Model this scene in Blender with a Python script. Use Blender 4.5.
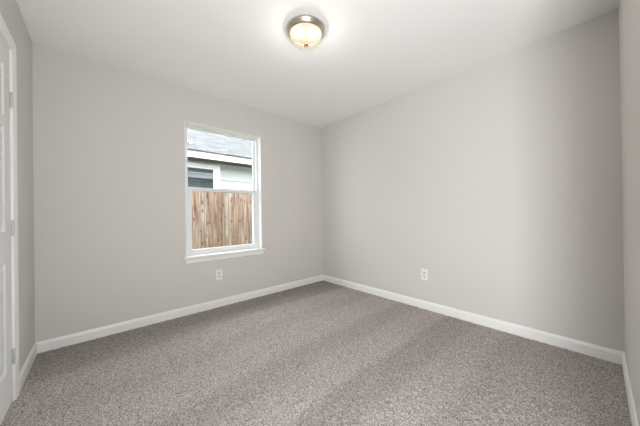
import bpy, bmesh, math, random
import numpy as np
from mathutils import Vector, Matrix

random.seed(7)
rng = np.random.default_rng(7)
scene = bpy.context.scene
COL = scene.collection
for o in list(bpy.data.objects):
    bpy.data.objects.remove(o, do_unlink=True)

# ------------------------------------------------------------------ room size
W, D, H = 3.047, 3.048, 2.44        # window wall length, right wall length, ceiling height
OX0, OX1, OZ0, OZ1 = -1.967, -1.082, 0.622, 2.070   # window opening

# ------------------------------------------------------------------ camera
F, YAW, PITCH, ROLL = 247.42, 0.72865, 0.00382, -0.01408
fwd = Vector((math.cos(PITCH)*math.sin(YAW), math.cos(PITCH)*math.cos(YAW), math.sin(PITCH)))
right = Vector((math.cos(YAW), -math.sin(YAW), 0))
up = right.cross(fwd)
r2 = math.cos(ROLL)*right + math.sin(ROLL)*up
u2 = -math.sin(ROLL)*right + math.cos(ROLL)*up
cd = bpy.data.cameras.new('camera')
cam = bpy.data.objects.new('camera', cd); COL.objects.link(cam)
cam.matrix_world = Matrix(((r2.x, u2.x, -fwd.x, -2.6653), (r2.y, u2.y, -fwd.y, -2.9353),
                           (r2.z, u2.z, -fwd.z, 1.0615), (0, 0, 0, 1)))
cd.sensor_width = 36; cd.sensor_fit = 'HORIZONTAL'; cd.lens = F/640*36
cd.clip_start = 0.02; cd.clip_end = 200
scene.camera = cam

# ------------------------------------------------------------------ view + daylight + added fill light
scene.view_settings.view_transform = 'Standard'
scene.view_settings.look = 'None'
scene.view_settings.gamma = 1
scene.view_settings.use_curve_mapping = False
scene.view_settings.exposure = 0.10

world = bpy.data.worlds.new('overcast_sky'); scene.world = world
world.use_nodes = True
bg = world.node_tree.nodes['Background']
bg.inputs[0].default_value = (0.93, 0.97, 1.0, 1)
bg.inputs[1].default_value = 8.5

LAMP_POWER = 10.0      # ceiling lamp
FILL_POWER = 54.0      # added fill light behind the camera, not a known source
hl = bpy.data.lights.new('fill_light', 'AREA'); hl.shape = 'RECTANGLE'
hl.size = 0.42; hl.size_y = 1.0; hl.energy = FILL_POWER; hl.color = (0.975, 0.99, 1.0)
hlo = bpy.data.objects.new('fill_light', hl); COL.objects.link(hlo)
hlo.location = (-2.74, -3.31, 0.70)
hlo.rotation_euler = (math.radians(116), 0, math.radians(-56))   # added fill, unseen behind the doorway, tilted up into the room

# ------------------------------------------------------------------ helpers
def link(name, bm, mat, parent=None, smooth=False):
    me = bpy.data.meshes.new(name)
    bmesh.ops.recalc_face_normals(bm, faces=bm.faces)
    bm.to_mesh(me); bm.free()
    if mat: me.materials.append(mat)
    if smooth:
        for p in me.polygons: p.use_smooth = True
    o = bpy.data.objects.new(name, me); COL.objects.link(o)
    if parent is not None:
        o.parent = parent
        o.matrix_parent_inverse = parent.matrix_world.inverted()
    return o

def auto(o, ang=40):
    me = o.data
    for p in me.polygons: p.use_smooth = True
    bm = bmesh.new(); bm.from_mesh(me)
    for e in bm.edges:
        if len(e.link_faces) == 2 and e.calc_face_angle(0) > math.radians(ang): e.smooth = False
    bm.to_mesh(me); bm.free()
    return o

def empty(name, loc):
    o = bpy.data.objects.new(name, None); COL.objects.link(o)
    o.location = loc; o.empty_display_size = .1
    bpy.context.view_layer.update()
    return o

def tag(o, label=None, cat=None, group=None, kind=None):
    if label: o['label'] = label
    if cat: o['category'] = cat
    if group: o['group'] = group
    if kind: o['kind'] = kind
    return o

def box(bm, x0, x1, y0, y1, z0, z1, bev=0.0):
    r = bmesh.ops.create_cube(bm, size=1)
    vs = r['verts']
    for v in vs:
        v.co = Vector(((x0+x1)/2+v.co.x*(x1-x0), (y0+y1)/2+v.co.y*(y1-y0), (z0+z1)/2+v.co.z*(z1-z0)))
    if bev > 0:
        es = list({e for v in vs for e in v.link_edges})
        bmesh.ops.bevel(bm, geom=es, offset=bev, segments=2, affect='EDGES', profile=0.5)
    return bm

def boxes(lst, bev=0.0):
    bm = bmesh.new()
    for b in lst: box(bm, *b, bev=bev)
    return bm

def lathe(bm, prof, c, seg=48):
    rings = []
    for r, z in prof:
        if r < 1e-6:
            rings.append([bm.verts.new((c[0], c[1], c[2]+z))])
        else:
            rings.append([bm.verts.new((c[0]+r*math.cos(2*math.pi*i/seg), c[1]+r*math.sin(2*math.pi*i/seg), c[2]+z)) for i in range(seg)])
    for a, b in zip(rings, rings[1:]):
        for i in range(seg):
            j = (i+1) % seg
            if len(a) == 1 and len(b) == 1: continue
            if len(a) == 1: bm.faces.new((a[0], b[j], b[i]))
            elif len(b) == 1: bm.faces.new((a[i], a[j], b[0]))
            else: bm.faces.new((a[i], a[j], b[j], b[i]))
    return bm

def extrude_profile(bm, prof, p0, p1, n, miter0=0, miter1=0):
    """prof: (out, z) points; runs from p0 to p1 along the wall, n = into-room normal.
    miter: length added per unit of out at each end."""
    p0 = Vector(p0); p1 = Vector(p1); n = Vector(n); t = (p1-p0).normalized()
    a = [bm.verts.new(p0 + n*o + Vector((0, 0, z)) + t*(miter0*o)) for o, z in prof]
    b = [bm.verts.new(p1 + n*o + Vector((0, 0, z)) - t*(miter1*o)) for o, z in prof]
    k = len(prof)
    for i in range(k):
        j = (i+1) % k
        bm.faces.new((a[i], a[j], b[j], b[i]))
    bm.faces.new(a); bm.faces.new(list(reversed(b)))
    return bm

# ------------------------------------------------------------------ materials
def mat(name, col, rough=0.5, metal=0.0, spec=0.5):
    m = bpy.data.materials.new(name); m.use_nodes = True
    b = m.node_tree.nodes['Principled BSDF']
    b.inputs['Base Color'].default_value = (*col, 1)
    b.inputs['Roughness'].default_value = rough
    b.inputs['Metallic'].default_value = metal
    b.inputs['Specular IOR Level'].default_value = spec
    return m

def nd(m, t, **kw):
    n = m.node_tree.nodes.new(t)
    for k, v in kw.items(): setattr(n, k, v)
    return n

def lk(m, a, b): m.node_tree.links.new(a, b)

def add_bump(m, scale, strength, dist=0.001, detail=2):
    tc = nd(m, 'ShaderNodeTexCoord'); nz = nd(m, 'ShaderNodeTexNoise'); bp = nd(m, 'ShaderNodeBump')
    nz.inputs['Scale'].default_value = scale; nz.inputs['Detail'].default_value = detail
    bp.inputs['Strength'].default_value = strength; bp.inputs['Distance'].default_value = dist
    lk(m, tc.outputs['Object'], nz.inputs['Vector']); lk(m, nz.outputs[0], bp.inputs['Height'])
    lk(m, bp.outputs[0], m.node_tree.nodes['Principled BSDF'].inputs['Normal'])
    return m

M = {}
M['wall'] = add_bump(mat('greige_wall_paint', (0.672, 0.652, 0.620), 0.75, spec=0.25), 180, 0.15)
M['ceiling'] = add_bump(mat('flat_white_ceiling_paint', (0.90, 0.895, 0.885), 0.9, spec=0.1), 120, 0.2)
M['trim'] = mat('white_semi_gloss_trim_paint', (0.89, 0.885, 0.87), 0.35)
M['door'] = mat('white_door_paint', (0.80, 0.80, 0.785), 0.65, spec=0.3)
M['vinyl'] = mat('white_window_vinyl', (0.80, 0.81, 0.81), 0.35)
M['plate'] = mat('white_outlet_plastic', (0.86, 0.85, 0.82), 0.3)
M['face'] = mat('outlet_receptacle_plastic', (0.70, 0.69, 0.66), 0.35)
M['slot'] = mat('dark_slot', (0.05, 0.05, 0.05), 0.6)
M['nickel'] = mat('brushed_nickel', (0.60, 0.55, 0.48), 0.32, 1.0)
M['bronze'] = mat('aged_brass', (0.48, 0.33, 0.20), 0.35, 1.0)
M['hinge'] = mat('satin_nickel_hinge', (0.60, 0.60, 0.585), 0.4, 0.35)
M['lamp_lid'] = mat('dark_lamp_lid', (0.06, 0.05, 0.04), 0.9)
M['rubber'] = mat('grey_gasket', (0.45, 0.46, 0.46), 0.6)

# window glass: thin pane, clear with a faint reflection
def glass(name, refl, tint=(0.96, 0.98, 0.98)):
    m = bpy.data.materials.new(name); m.use_nodes = True
    nt = m.node_tree; nt.nodes.clear()
    out = nd(m, 'ShaderNodeOutputMaterial'); mx = nd(m, 'ShaderNodeMixShader')
    tr = nd(m, 'ShaderNodeBsdfTransparent'); gl = nd(m, 'ShaderNodeBsdfGlossy')
    tr.inputs[0].default_value = (*tint, 1); gl.inputs['Roughness'].default_value = 0.01
    mx.inputs[0].default_value = refl
    lk(m, tr.outputs[0], mx.inputs[1]); lk(m, gl.outputs[0], mx.inputs[2]); lk(m, mx.outputs[0], out.inputs[0])
    return m
M['glass'] = glass('clear_window_glass', 0.03)

# frosted lamp glass
m = bpy.data.materials.new('alabaster_lamp_glass'); m.use_nodes = True
nt = m.node_tree; nt.nodes.clear()
out = nd(m, 'ShaderNodeOutputMaterial'); mx = nd(m, 'ShaderNodeMixShader'); mx2 = nd(m, 'ShaderNodeMixShader')
tr = nd(m, 'ShaderNodeBsdfTransparent'); em = nd(m, 'ShaderNodeEmission'); gl = nd(m, 'ShaderNodeBsdfGlossy')
tc = nd(m, 'ShaderNodeTexCoord'); nz = nd(m, 'ShaderNodeTexNoise'); cr = nd(m, 'ShaderNodeValToRGB')
nz.inputs['Scale'].default_value = 9; nz.inputs['Detail'].default_value = 3; nz.inputs['Distortion'].default_value = 1.2
cr.color_ramp.elements[0].position = 0.36; cr.color_ramp.elements[0].color = (0.95, 0.74, 0.44, 1)
cr.color_ramp.elements[1].position = 0.56; cr.color_ramp.elements[1].color = (1.0, 0.93, 0.72, 1)
em.inputs[1].default_value = 0.9
gl.inputs['Roughness'].default_value = 0.15
mx.inputs[0].default_value = 0.75; mx2.inputs[0].default_value = 0.05
lk(m, tc.outputs['Object'], nz.inputs['Vector']); lk(m, nz.outputs[0], cr.inputs[0]); lk(m, cr.outputs[0], em.inputs[0])
lk(m, tr.outputs[0], mx.inputs[1]); lk(m, em.outputs[0], mx.inputs[2])
lk(m, mx.outputs[0], mx2.inputs[1]); lk(m, gl.outputs[0], mx2.inputs[2]); lk(m, mx2.outputs[0], out.inputs[0])
M['bowl'] = m

# carpet
m = mat('taupe_frieze_carpet', (0.3, 0.27, 0.25), 1.0, spec=0.05)
b = m.node_tree.nodes['Principled BSDF']
tc = nd(m, 'ShaderNodeTexCoord')
n1 = nd(m, 'ShaderNodeTexNoise'); n1.inputs['Scale'].default_value = 155; n1.inputs['Detail'].default_value = 3; n1.inputs['Roughness'].default_value = .7
c1 = nd(m, 'ShaderNodeValToRGB')
c1.color_ramp.elements[0].position = 0.33; c1.color_ramp.elements[0].color = (0.080, 0.065, 0.058, 1)
c1.color_ramp.elements[1].position = 0.66; c1.color_ramp.elements[1].color = (0.72, 0.66, 0.625, 1)
lk(m, tc.outputs['Object'], n1.inputs['Vector']); lk(m, n1.outputs[0], c1.inputs[0])
# vacuum passes: pile sheen painted as light and dark bands parallel to the window wall
at = nd(m, 'ShaderNodeAttribute'); at.attribute_name = 'nap_shade'
mm = nd(m, 'ShaderNodeMapRange'); mm.inputs['From Min'].default_value = 0; mm.inputs['From Max'].default_value = 1
mm.inputs['To Min'].default_value = 0.76; mm.inputs['To Max'].default_value = 1.17
lk(m, at.outputs['Fac'], mm.inputs['Value'])
vm = nd(m, 'ShaderNodeVectorMath', operation='SCALE')
lk(m, c1.outputs[0], vm.inputs[0]); lk(m, mm.outputs[0], vm.inputs['Scale']); lk(m, vm.outputs[0], b.inputs['Base Color'])
M['carpet'] = m

# cedar pickets
m = mat('weathered_cedar', (0.5, 0.38, 0.28), 0.85, spec=0.2)
b = m.node_tree.nodes['Principled BSDF']
tc = nd(m, 'ShaderNodeTexCoord'); oi = nd(m, 'ShaderNodeObjectInfo')
off = nd(m, 'ShaderNodeVectorMath', operation='ADD'); mulr = nd(m, 'ShaderNodeVectorMath', operation='SCALE')
cmb = nd(m, 'ShaderNodeCombineXYZ')
for i in range(3): lk(m, oi.outputs['Random'], cmb.inputs[i])
mulr.inputs['Scale'].default_value = 37
lk(m, cmb.outputs[0], mulr.inputs[0]); lk(m, tc.outputs['Object'], off.inputs[0]); lk(m, mulr.outputs[0], off.inputs[1])
mp = nd(m, 'ShaderNodeMapping'); mp.inputs['Scale'].default_value = (38, 10, 2.2)
lk(m, off.outputs[0], mp.inputs[0])
g = nd(m, 'ShaderNodeTexNoise'); g.inputs['Scale'].default_value = 1; g.inputs['Detail'].default_value = 4; g.inputs['Distortion'].default_value = .6
lk(m, mp.outputs[0], g.inputs['Vector'])
gr = nd(m, 'ShaderNodeValToRGB')
gr.color_ramp.elements[0].position = 0.3; gr.color_ramp.elements[0].color = (0.20, 0.13, 0.095, 1)
gr.color_ramp.elements[1].position = 0.68; gr.color_ramp.elements[1].color = (0.60, 0.505, 0.445, 1)
lk(m, g.outputs[0], gr.inputs[0])
tone = nd(m, 'ShaderNodeValToRGB')
tone.color_ramp.elements[0].color = (0.70, 0.56, 0.46, 1); tone.color_ramp.elements[1].color = (1.12, 1.1, 1.1, 1)
e = tone.color_ramp.elements.new(.5); e.color = (0.98, 0.84, 0.74, 1)
lk(m, oi.outputs['Random'], tone.inputs[0])
mt = nd(m, 'ShaderNodeMix', data_type='RGBA', blend_type='MULTIPLY'); mt.inputs[0].default_value = 1
lk(m, gr.outputs[0], mt.inputs[6]); lk(m, tone.outputs[0], mt.inputs[7])
mp2 = nd(m, 'ShaderNodeMapping'); mp2.inputs['Scale'].default_value = (14, 1, 6.5)
lk(m, off.outputs[0], mp2.inputs[0])
vo = nd(m, 'ShaderNodeTexVoronoi'); vo.inputs['Scale'].default_value = 1; vo.voronoi_dimensions = '3D'
lk(m, mp2.outputs[0], vo.inputs['Vector'])
kn = nd(m, 'ShaderNodeValToRGB')
kn.color_ramp.elements[0].position = 0.16; kn.color_ramp.elements[0].color = (1, 1, 1, 1)
kn.color_ramp.elements[1].position = 0.27; kn.color_ramp.elements[1].color = (0, 0, 0, 1)
lk(m, vo.outputs['Distance'], kn.inputs[0])
mk = nd(m, 'ShaderNodeMix', data_type='RGBA'); mk.inputs[7].default_value = (0.13, 0.08, 0.055, 1)
kf = nd(m, 'ShaderNodeMath', operation='MULTIPLY'); kf.inputs[1].default_value = 0.75
lk(m, kn.outputs[0], kf.inputs[0]); lk(m, kf.outputs[0], mk.inputs[0]); lk(m, mt.outputs[2], mk.inputs[6])
lk(m, mk.outputs[2], b.inputs['Base Color'])
M['cedar'] = m

# roof shingles
m = mat('light_grey_shingles', (0.5, 0.5, 0.52), 0.95, spec=0.1)
b = m.node_tree.nodes['Principled BSDF']
tc = nd(m, 'ShaderNodeTexCoord'); br = nd(m, 'ShaderNodeTexBrick')
br.inputs['Scale'].default_value = 1; br.inputs['Brick Width'].default_value = .3; br.inputs['Row Height'].default_value = .13
br.inputs['Mortar Size'].default_value = .006
br.inputs['Color1'].default_value = (0.070, 0.070, 0.073, 1); br.inputs['Color2'].default_value = (0.138, 0.138, 0.141, 1)
br.inputs['Mortar'].default_value = (0.045, 0.045, 0.047, 1)
nz = nd(m, 'ShaderNodeTexNoise'); nz.inputs['Scale'].default_value = 14; nz.inputs['Detail'].default_value = 3
mg = nd(m, 'ShaderNodeMix', data_type='RGBA', blend_type='OVERLAY'); mg.inputs[0].default_value = .5
lk(m, tc.outputs['Object'], br.inputs['Vector']); lk(m, tc.outputs['Object'], nz.inputs['Vector'])
lk(m, br.outputs[0], mg.inputs[6]); lk(m, nz.outputs[0], mg.inputs[7]); lk(m, mg.outputs[2], b.inputs['Base Color'])
M['shingle'] = m
M['siding'] = mat('pale_green_white_siding', (0.43, 0.455, 0.44), 0.7, spec=0.2)
M['fascia'] = mat('white_exterior_trim', (0.90, 0.90, 0.90), 0.6, spec=0.2)
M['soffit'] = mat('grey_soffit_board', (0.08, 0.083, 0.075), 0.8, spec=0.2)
m = mat('dark_exterior_window_glass', (0.028, 0.042, 0.047), 0.03, spec=0.5)
m.node_tree.nodes['Principled BSDF'].inputs['IOR'].default_value = 2.3
M['darkglass'] = m
m = mat('lawn_grass', (0.10, 0.16, 0.05), 0.95)
b = m.node_tree.nodes['Principled BSDF']
nz = nd(m, 'ShaderNodeTexNoise'); nz.inputs['Scale'].default_value = 40; cr = nd(m, 'ShaderNodeValToRGB')
cr.color_ramp.elements[0].color = (0.05, 0.09, 0.02, 1); cr.color_ramp.elements[1].color = (0.20, 0.26, 0.10, 1)
lk(m, nz.outputs[0], cr.inputs[0]); lk(m, cr.outputs[0], b.inputs['Base Color'])
M['grass'] = m

# ------------------------------------------------------------------ room shell
def struct(name, bm, mt, parent=None):
    o = link(name, bm, mt, parent)
    if parent is None: o['kind'] = 'structure'
    return o

WT = 0.17     # window wall thickness
# carpeted floor: tufted pile
def carpet():
    sp = 0.0072
    nx = int(W/sp)+2; ny = int(D/sp)+2
    xs = np.linspace(-W-.005, .005, nx); ys = np.linspace(-D-.005, .005, ny)
    X, Y = np.meshgrid(xs, ys)
    # tuft height: mix of per-tuft randomness and clumps
    h = rng.random((ny, nx))
    sm = (h + np.roll(h, 1, 0) + np.roll(h, 1, 1) + np.roll(np.roll(h, 1, 0), 1, 1))/4
    big = rng.random((ny//4+3, nx//4+3)); big = np.kron(big, np.ones((4, 4)))[:ny, :nx]
    Z = 0.0085*(h*0.55 + sm*0.45) - 0.003 + 0.0015*big
    Z[0, :] = Z[-1, :] = 0; Z[:, 0] = Z[:, -1] = 0
    X = X + (rng.random((ny, nx))-.5)*sp*.6; Y = Y + (rng.random((ny, nx))-.5)*sp*.6
    # nap of the vacuum passes: pile sheen painted in as lightness
    w = Y + 0.035*np.sin(X*1.7+.4) + 0.012*np.sin(X*5.1)
    ks = [(-3.2, .35), (-2.75, .35), (-2.62, .5), (-2.44, .40), (-2.36, .75), (-2.2, .70), (-2.12, .30), (-1.93, .22), (-1.87, .92), (-1.64, .80), (-1.58, .48),
          (-1.42, .38), (-1.34, .95), (-1.05, .88), (-.98, .66), (-.84, .66), (-.76, .95), (-.52, .88), (-.46, .25), (-.28, .05), (0.1, -.1)]
    nap_shade = np.interp(w.ravel(), [k[0] for k in ks], [k[1] for k in ks]).reshape(w.shape)
    nap_shade = 0.5 + (nap_shade-.5)*(0.75+.25*np.sin(X*1.3+1.0)*np.cos(Y*.9))
    co = np.stack([X, Y, Z], -1).reshape(-1, 3).astype(np.float32)
    i = np.arange(nx*ny).reshape(ny, nx)
    f = np.stack([i[:-1, :-1], i[:-1, 1:], i[1:, 1:], i[1:, :-1]], -1).reshape(-1, 4).astype(np.int32)
    me = bpy.data.meshes.new('floor')
    me.vertices.add(len(co)); me.vertices.foreach_set('co', co.ravel())
    me.loops.add(f.size); me.loops.foreach_set('vertex_index', f.ravel())
    me.polygons.add(len(f)); me.polygons.foreach_set('loop_start', np.arange(0, f.size, 4, dtype=np.int32))
    me.polygons.foreach_set('loop_total', np.full(len(f), 4, dtype=np.int32))
    me.update(calc_edges=True)
    a = me.attributes.new('nap_shade', 'FLOAT', 'POINT'); a.data.foreach_set('value', nap_shade.ravel().astype(np.float32))
    me.polygons.foreach_set('use_smooth', np.ones(len(f), dtype=bool))
    me.materials.append(M['carpet'])
    o = bpy.data.objects.new('floor', me); COL.objects.link(o)
    tag(o, 'taupe speckled cut pile carpet with vacuum stripes', kind='structure')
carpet()
struct('ceiling', boxes([(-W-.12, .12, -D-.12, WT, H, H+.12)]), M['ceiling'])
# window wall in one mesh around the opening (opening grows by the white liner)
L = 0.008
struct('wall_back', boxes([(-W-.12, OX0-L, 0, WT, -.1, H), (OX1+L, .12, 0, WT, -.1, H),
                           (OX0-L, OX1+L, 0, WT, -.1, OZ0-.02), (OX0-L, OX1+L, 0, WT, OZ1+L, H)]), M['wall'])
struct('wall_right', boxes([(0, .12, -D-.12, 0, -.1, H)]), M['wall'])
# left wall with the closet door opening
DY1, DY0, DZ = -0.672, -1.438, 2.045          # door slab hinge side, latch side, top
struct('wall_left', boxes([(-W-.12, -W, DY1+.02, 0, -.1, H), (-W-.12, -W, -D-.12, DY0-.02, -.1, H),
                           (-W-.12, -W, DY0-.02, DY1+.02, DZ+.02, H)]), M['wall'])
# near wall with an added, unseen doorway, widened to let the fill light in
EX0, EX1, EZ = -2.96, -1.50, 2.05
struct('wall_front', boxes([(EX1, 0, -D-.12, -D, -.1, H), (-W, EX0, -D-.12, -D, -.1, H),
                            (EX0, EX1, -D-.12, -D, EZ, H)]), M['wall'])
# added hall around the fill light, out of view
struct('floor_added_hall', boxes([(-3.6, -.9, -5.2, -D, -.1, 0.003)]), M['carpet'])
struct('ceiling_added_hall', boxes([(-3.6, -.9, -5.2, -D-.12, H, H+.12)]), M['ceiling'])
struct('wall_added_hall', boxes([(-3.7, -3.6, -5.2, -D-.12, -.1, H), (-.9, -.8, -5.2, -D-.12, -.1, H),
                           (-3.7, -.8, -5.3, -5.2, -.1, H), (-3.7, -W-.12, -D-.12, -D, -.1, H)]), M['wall'])

# unseen closet behind the panelled door, added to stop light leaking under it
struct('wall_closet', boxes([(-W-.85, -W-.75, DY0-.4, DY1+.4, -.1, H), (-W-.75, -W-.12, DY0-.4, DY0-.3, -.1, H), (-W-.75, -W-.12, DY1+.3, DY1+.4, -.1, H)]), M['wall'])
struct('floor_closet', boxes([(-W-.85, -W, DY0-.4, DY1+.4, -.1, .003)]), M['carpet'])
struct('ceiling_closet', boxes([(-W-.85, -W-.12, DY0-.4, DY1+.4, H, H+.12)]), M['ceiling'])

# baseboards
BP = [(0, 0), (.013, 0), (.013, .068), (.011, .074), (.0095, .080), (.006, .088), (.004, .090), (0, .090)]
bm = extrude_profile(bmesh.new(), BP, (-W, 0, 0), (0, 0, 0), (0, -1, 0), 1, 1); struct('baseboard_back', bm, M['trim'])
bm = extrude_profile(bmesh.new(), BP, (0, 0, 0), (0, -D, 0), (-1, 0, 0), 1, 1); struct('baseboard_right', bm, M['trim'])
bm = extrude_profile(bmesh.new(), BP, (-W, -.6125, 0), (-W, 0, 0), (1, 0, 0), 0, 1)
extrude_profile(bm, BP, (-W, -D, 0), (-W, DY0-.061, 0), (1, 0, 0), 1, 0); struct('baseboard_left', bm, M['trim'])
bm = extrude_profile(bmesh.new(), BP, (0, -D, 0), (EX1+.06, -D, 0), (0, 1, 0), 1, 0); struct('baseboard_front', bm, M['trim'])

# ------------------------------------------------------------------ casing of the added doorway behind the camera
def casing_profile(bm, path, n, inner_first=True):
    """moulded casing swept along a U-shaped path of (pos, outward) pairs with mitres."""
    prof = [(0, 0), (0, .008), (.006, .011), (.040, .014), (.048, .0165), (.057, .0165), (.057, 0)]   # (away from opening, out of wall)
    rings = []
    for p, o in path:
        rings.append([bm.verts.new(Vector(p) + Vector(o)*a + Vector(n)*h) for a, h in prof])
    k = len(prof)
    for A, B in zip(rings, rings[1:]):
        for i in range(k):
            j = (i+1) % k
            bm.faces.new((A[i], A[j], B[j], B[i]))
    bm.faces.new(rings[0]); bm.faces.new(list(reversed(rings[-1])))
    return bm

d2 = empty('added_doorway', ((EX0+EX1)/2, -D-.06, 0)); d2['kind'] = 'structure'
link('jamb', boxes([(EX0, EX0+.018, -D-.12, -D, 0, EZ), (EX1-.018, EX1, -D-.12, -D, 0, EZ), (EX0, EX1, -D-.12, -D, EZ-.018, EZ)]), M['trim'], d2)
link('casing', casing_profile(bmesh.new(), [((EX0+.012, -D, 0), (-1, 0, 0)), ((EX0+.012, -D, EZ-.012), (-1, 0, 1)),
     ((EX1-.012, -D, EZ-.012), (1, 0, 1)), ((EX1-.012, -D, 0), (1, 0, 0))], (0, 1, 0)), M['trim'], d2)

# ------------------------------------------------------------------ six panel door
d1 = empty('door_1', (-W, (DY0+DY1)/2, 0)); d1['kind'] = 'structure'
XF = -W - .001      # door face
def six_panel_door():
    bm = bmesh.new()
    TH = .035
    ys = [DY0, DY0+.118, (DY0+DY1)/2-.055, (DY0+DY1)/2+.055, DY1-.118, DY1]
    zs = [.006, .215, .815, .985, 1.575, 1.612, 1.905, DZ]
    zs[4] = 1.560; zs[5] = 1.620
    # face grid; the six openings become moulded panels
    def quad(a, b, c, d): bm.faces.new([bm.verts.new(p) for p in (a, b, c, d)])
    for i in range(5):
        for j in range(7):
            y0, y1, z0, z1 = ys[i], ys[i+1], zs[j], zs[j+1]
            panel = i in (1, 3) and j in (1, 3, 5)
            if not panel:
                quad((XF, y0, z0), (XF, y1, z0), (XF, y1, z1), (XF, y0, z1))
            else:
                steps = [(0, 0), (.006, -.0095), (.012, -.011), (.016, -.011), (.036, -.003), (.040, -.002)]
                for (a, da), (b_, db) in zip(steps, steps[1:]):
                    A = [(XF+da, y0+a, z0+a), (XF+da, y1-a, z0+a), (XF+da, y1-a, z1-a), (XF+da, y0+a, z1-a)]
                    B = [(XF+db, y0+b_, z0+b_), (XF+db, y1-b_, z0+b_), (XF+db, y1-b_, z1-b_), (XF+db, y0+b_, z1-b_)]
                    for q in range(4):
                        r = (q+1) % 4
                        quad(A[q], A[r], B[r], B[q])
                quad(*B)
    for (y0, y1, z0, z1) in ((DY0, DY1, zs[0], zs[-1]),):
        quad((XF-TH, y0, z0), (XF-TH, y1, z0), (XF-TH, y1, z1), (XF-TH, y0, z1))
        quad((XF, y0, z0), (XF-TH, y0, z0), (XF-TH, y0, z1), (XF, y0, z1))
        quad((XF, y1, z0), (XF-TH, y1, z0), (XF-TH, y1, z1), (XF, y1, z1))
        quad((XF, y0, z0), (XF, y1, z0), (XF-TH, y1, z0), (XF-TH, y0, z0))
        quad((XF, y0, z1), (XF, y1, z1), (XF-TH, y1, z1), (XF-TH, y0, z1))
    bmesh.ops.remove_doubles(bm, verts=bm.verts, dist=1e-5)
    return bm
slab = link('door_panel', six_panel_door(), M['door'], d1)
link('jamb', boxes([(-W-.12, -W, DY1+.003, DY1+.02, 0, DZ+.02), (-W-.12, -W, DY0-.02, DY0-.003, 0, DZ+.02),
                    (-W-.12, -W, DY0-.003, DY1+.003, DZ+.003, DZ+.02),
                    (-W-.05, -W-.038, DY0, DY0+.012, 0, DZ), (-W-.05, -W-.038, DY1-.012, DY1, 0, DZ), (-W-.11, -W-.10, DY0-.003, DY1+.003, 0, DZ)]), M['trim'], d1)
cy1 = DY1+.0025; cy0 = DY0-.0025; cz = DZ+.0
link('casing', casing_profile(bmesh.new(), [((-W, cy1, 0), (0, 1, 0)), ((-W, cy1, cz), (0, 1, 1)), ((-W, cy0, cz), (0, -1, 1)), ((-W, cy0, 0), (0, -1, 0))], (1, 0, 0)), M['trim'], d1)
for hz in (1.750, 1.005, .262):
    bm = bmesh.new()
    lathe(bm, [(0, -.046), (.004, -.045), (.0062, -.043), (.0062, -.0155), (.0055, -.015), (.0062, -.0145), (.0062, .0145), (.0055, .015), (.0062, .0155), (.0062, .043), (.004, .045), (0, .047)],
          (-W+.006, DY1+.0005, hz), 16)
    hb = link('hinge', bm, M['hinge'], d1); auto(hb, 50)
    hb['label'] = 'satin nickel door hinge'
    link('hinge_leaf', boxes([(-W-.0005, -W+.0015, DY1-.013, DY1-.002, hz-.044, hz+.044)]), M['hinge'], hb)
bm = bmesh.new()
lathe(bm, [(0, 0), (.032, 0), (.032, .006), (.012, .012), (.011, .03), (.024, .038), (.028, .05), (.022, .062), (0, .066)], (0, 0, 0), 24)
for v in bm.verts: v.co = Vector((-W-.001+v.co.z, DY0+.065+v.co.x, .92+v.co.y))
auto(link('door_knob', bm, M['hinge'], d1), 50)

# ------------------------------------------------------------------ window
w1 = empty('window_1', ((OX0+OX1)/2, 0, OZ0)); w1['kind'] = 'structure'
def ring(x0, x1, z0, z1, wl, wr, wb, wt, y0, y1, bev=.002):
    return boxes([(x0, x0+wl, y0, y1, z0, z1), (x1-wr, x1, y0, y1, z0, z1),
                  (x0+wl, x1-wr, y0, y1, z0, z0+wb), (x0+wl, x1-wr, y0, y1, z1-wt, z1)], bev)
link('jamb_liner', boxes([(OX0-L, OX0, -.001, .075, OZ0, OZ1+L), (OX1, OX1+L, -.001, .075, OZ0, OZ1+L), (OX0, OX1, -.001, .075, OZ1, OZ1+L)]), M['trim'], w1)
link('window_frame', ring(OX0-L, OX1+L, OZ0-.02, OZ1+L, .026+L, .026+L, .045, .008+L, .065, WT+.01), M['vinyl'], w1)
MZ = 1.340
us = link('upper_sash', ring(OX0+.02, OX1-.02, MZ+.002, OZ1-.004, .026, .028, .042, .012, .112, .140), M['vinyl'], w1)
link('window_pane', boxes([(OX0+.04, OX1-.04, .125, .129, MZ+.03, OZ1-.010)]), M['glass'], us)
ls = link('lower_sash', ring(OX0+.024, OX1-.024, OZ0+.018, MZ+.037, .048, .048, .042, .035, .074, .108), M['vinyl'], w1)
link('window_pane', boxes([(OX0+.065, OX1-.065, .098, .102, OZ0+.05, MZ+.01)]), M['glass'], ls)
bm = boxes([(-1.56, -1.49, .078, .106, MZ+.037, MZ+.043), (-1.535, -1.495, .070, .10, MZ+.043, MZ+.050)], .001)
link('sash_lock', bm, M['vinyl'], ls)
# stool (with horns) and apron
bm = bmesh.new()
box(bm, OX0-.036, OX1+.038, -.030, 0.0, OZ0-.022, OZ0, bev=.005)
box(bm, OX0-L+.001, OX1+L-.001, -.004, .066, OZ0-.0195, OZ0-.0002)
link('window_sill', bm, M['trim'], w1)
AP = [(0, -.074), (.010, -.074), (.013, -.070), (.013, -.034), (.018, -.026), (.018, -.022), (0, -.022)]
bm = extrude_profile(bmesh.new(), AP, (OX0-.014, 0, OZ0), (OX1+.022, 0, OZ0), (0, -1, 0), 0, 0)
link('apron', bm, M['trim'], w1)

# ------------------------------------------------------------------ outside: yard, fence, neighbour's house
GZ = -0.33
struct('ground', boxes([(-9, 11, WT, 14, GZ-.2, GZ)]), M['grass'])
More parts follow.
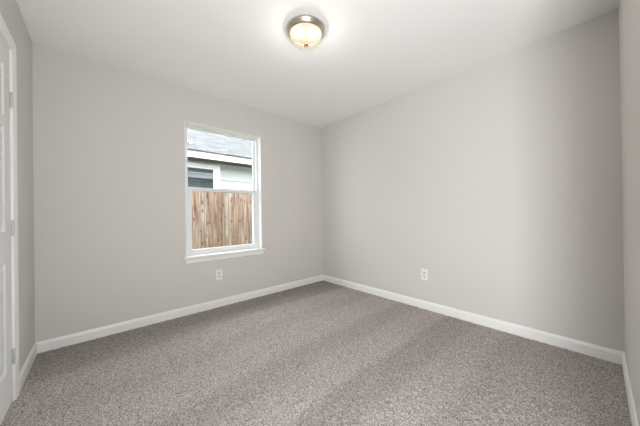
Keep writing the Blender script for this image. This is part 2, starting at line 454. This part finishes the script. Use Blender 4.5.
# own house beyond the room: outer wall face and eave (mirrored in the neighbour's glass)
struct('trim_1', boxes([(-9, 9, .60, .63, 2.38, 2.56)]), M['fascia'])
struct('trim_2', boxes([(-9, 9, WT, .60, 2.40, 2.42)]), M['soffit'])
bm = bmesh.new()
vs = [bm.verts.new(p) for p in ((-9, .68, 2.565), (9, .68, 2.565), (9, -4, 4.7), (-9, -4, 4.7))]; bm.faces.new(vs)
bmesh.ops.solidify(bm, geom=bm.faces[:], thickness=.03)
struct('trim_3', bm, M['shingle'])
struct('wall_exterior', boxes([(-9, -W-.12, WT-.03, WT, GZ, 2.42), (.12, 9, WT-.03, WT, GZ, 2.42), (-W-.12, .12, WT-.03, WT, GZ, -.1)]), M['siding'])

fence = empty('wooden_fence', (0, 1.45, GZ))
tag(fence, 'weathered cedar privacy fence of upright knotty pickets outside the window', 'fence')
x = -3.6; k = 0
while x < 3.4:
    w_ = .138 + random.uniform(-.002, .002)
    top = 1.49 + random.uniform(-.006, .006); dy = random.uniform(-.003, .003)
    bm = bmesh.new()
    prof = [(0, GZ+.01), (w_, GZ+.01), (w_, top-.03), (w_-.03, top), (.03, top), (0, top-.03)]
    a = [bm.verts.new((x+px, 1.45+dy, pz)) for px, pz in prof]; b_ = [bm.verts.new((x+px, 1.467+dy, pz)) for px, pz in prof]
    for i in range(6): bm.faces.new((a[i], a[(i+1) % 6], b_[(i+1) % 6], b_[i]))
    bm.faces.new(a); bm.faces.new(b_[::-1])
    link('picket', bm, M['cedar'], fence)
    x += w_ + .007
for rz in (-.05, .60, 1.25):
    link('rail', boxes([(-3.6, 3.4, 1.470, 1.508, rz, rz+.085)]), M['cedar'], fence)

NY = 3.50; FY = 3.10     # neighbour wall, fascia
nb = empty('neighbor_house', (0, NY, GZ))
tag(nb, 'neighbouring house with pale siding and light grey shingle roof behind the fence', 'house')
bm = bmesh.new()
z = 1.96 - .30*8
while z < 2.37:      # lapped siding boards, one stretch of wall
    z1 = min(z+.30, 2.378)
    v = [bm.verts.new(p) for p in ((-6, NY-.022, z), (8, NY-.022, z), (8, NY-.004, z1), (-6, NY-.004, z1))]; bm.faces.new(v)
    v = [bm.verts.new(p) for p in ((-6, NY-.022, z), (8, NY-.022, z), (8, NY, z), (-6, NY, z))]; bm.faces.new(v)
    z += .30
box(bm, -6, 8, NY, NY+4.5, GZ, 2.378)
link('siding', bm, M['siding'], nb)
link('fascia', boxes([(-6.3, 8.3, FY, FY+.025, 2.385, 2.545)], .003), M['fascia'], nb)
link('soffit', boxes([(-6.3, 8.3, FY+.025, NY, 2.380, 2.395)]), M['soffit'], nb)
bm = bmesh.new()
vs = [bm.verts.new(p) for p in ((-6.3, FY-.04, 2.55), (8.3, FY-.04, 2.55), (8.3, FY+4.2, 4.65), (-6.3, FY+4.2, 4.65))]; bm.faces.new(vs)
vs = [bm.verts.new(p) for p in ((-6.3, FY+4.2, 4.65), (8.3, FY+4.2, 4.65), (8.3, FY+8.4, 2.55), (-6.3, FY+8.4, 2.55))]; bm.faces.new(vs)
bmesh.ops.remove_doubles(bm, verts=bm.verts, dist=1e-4)
bmesh.ops.solidify(bm, geom=bm.faces[:], thickness=.03)
link('roof', bm, M['shingle'], nb)
gx0, gx1, gz0, gz1 = -1.75, -.52, 1.25, 2.21
nw = link('window_trim', ring(gx0-.15, gx1+.165, gz0-.12, gz1+.115, .15, .165, .12, .115, NY-.05, NY-.001, .003), M['fascia'], nb)
link('pane', boxes([(gx0, gx1, NY-.03, NY-.024, gz0, gz1)]), M['darkglass'], nw)

# ------------------------------------------------------------------ ceiling lamp
LC = (-1.505, -1.505, H)
lamp = empty('ceiling_light', LC)
tag(lamp, 'lit flush mount ceiling light with brushed nickel pan and frosted glass bowl', 'light')
bm = lathe(bmesh.new(), [(0, 0), (.128, 0), (.139, -.002), (.145, -.008), (.146, -.014), (.1435, -.020), (.139, -.023), (.137, -.028), (.131, -.036), (.122, -.042), (.119, -.043), (.116, -.040), (.115, -.034), (0, -.034)], LC, 72)
auto(link('pan', bm, M['nickel'], lamp), 60)
link('dark_lid', lathe(bmesh.new(), [(0, -.0355), (.1145, -.0355), (.1145, -.038), (0, -.038)], LC, 48), M['lamp_lid'], lamp)  # added dark lid, keeps the bulb-lit pan from showing through the bowl
bp = [(.1135, -.040), (.1165, -.050), (.1165, -.058), (.112, -.068), (.102, -.080), (.088, -.092), (.071, -.102), (.052, -.110), (.033, -.115), (.016, -.118), (0, -.119)]
link('glass_bowl', lathe(bmesh.new(), bp, LC, 72), M['bowl'], lamp, True)
fp = [(0, -.117), (.016, -.1165), (.018, -.119), (.0165, -.122), (.010, -.125), (.006, -.1265), (.0065, -.130), (.0055, -.134), (.003, -.137), (0, -.138)]
auto(link('finial', lathe(bmesh.new(), fp, LC, 24), M['bronze'], lamp), 50)
for s in (-1, 1):
    pl = bpy.data.lights.new('bulb', 'POINT'); pl.energy = LAMP_POWER/2/.70; pl.shadow_soft_size = .028
    pl.color = (1.0, 0.93, 0.84)
    po = bpy.data.objects.new('bulb', pl); COL.objects.link(po)
    po.location = (LC[0]+s*.045, LC[1]-s*.03, H-.078)
    po.parent = lamp; po.matrix_parent_inverse = lamp.matrix_world.inverted()

# ------------------------------------------------------------------ outlets
def outlet(origin, normal, label):
    n = Vector(normal); t = n.cross(Vector((0, 0, 1))); u = Vector((0, 0, 1))
    root = empty('electrical_outlet', origin); tag(root, label, 'outlet', 'wall outlets')
    O = Vector(origin)
    def place(bm):
        for v in bm.verts: v.co = O + t*v.co.x + n*v.co.y + u*v.co.z
        return bm
    link('cover_plate', place(boxes([(-.037, .037, 0, .006, -.060, .060)], .0022)), M['plate'], root)
    for s in (-1, 1):
        bm = bmesh.new()
        lathe(bm, [(0, .0055), (.0168, .0055), (.0172, .008), (.0165, .0088), (0, .0088)], (0, 0, 0), 32)
        for v in bm.verts: v.co = Vector((v.co.x, v.co.z, max(-.0135, min(.0135, v.co.y))+s*.0195))
        rc = link('receptacle', place(bm), M['face'], root)
        link('slots', place(boxes([(-.0075, -.0052, .0085, .0091, s*.0195-.001, s*.0195+.007), (.0052, .0075, .0085, .0091, s*.0195, s*.0195+.006),
                                   (-.002, .002, .0085, .0091, s*.0195-.009, s*.0195-.005)])), M['slot'], rc)
    bm = lathe(bmesh.new(), [(0, .006), (.003, .006), (.003, .0068), (0, .0072)], (0, 0, 0), 12)
    for v in bm.verts: v.co = Vector((v.co.x, v.co.z, v.co.y))
    link('screw', place(bm), M['plate'], root)
outlet((-1.632, 0, .372), (0, -1, 0), 'white duplex wall outlet below the window')
outlet((0, -1.662, .379), (-1, 0, 0), 'white duplex wall outlet low on the blank right wall')
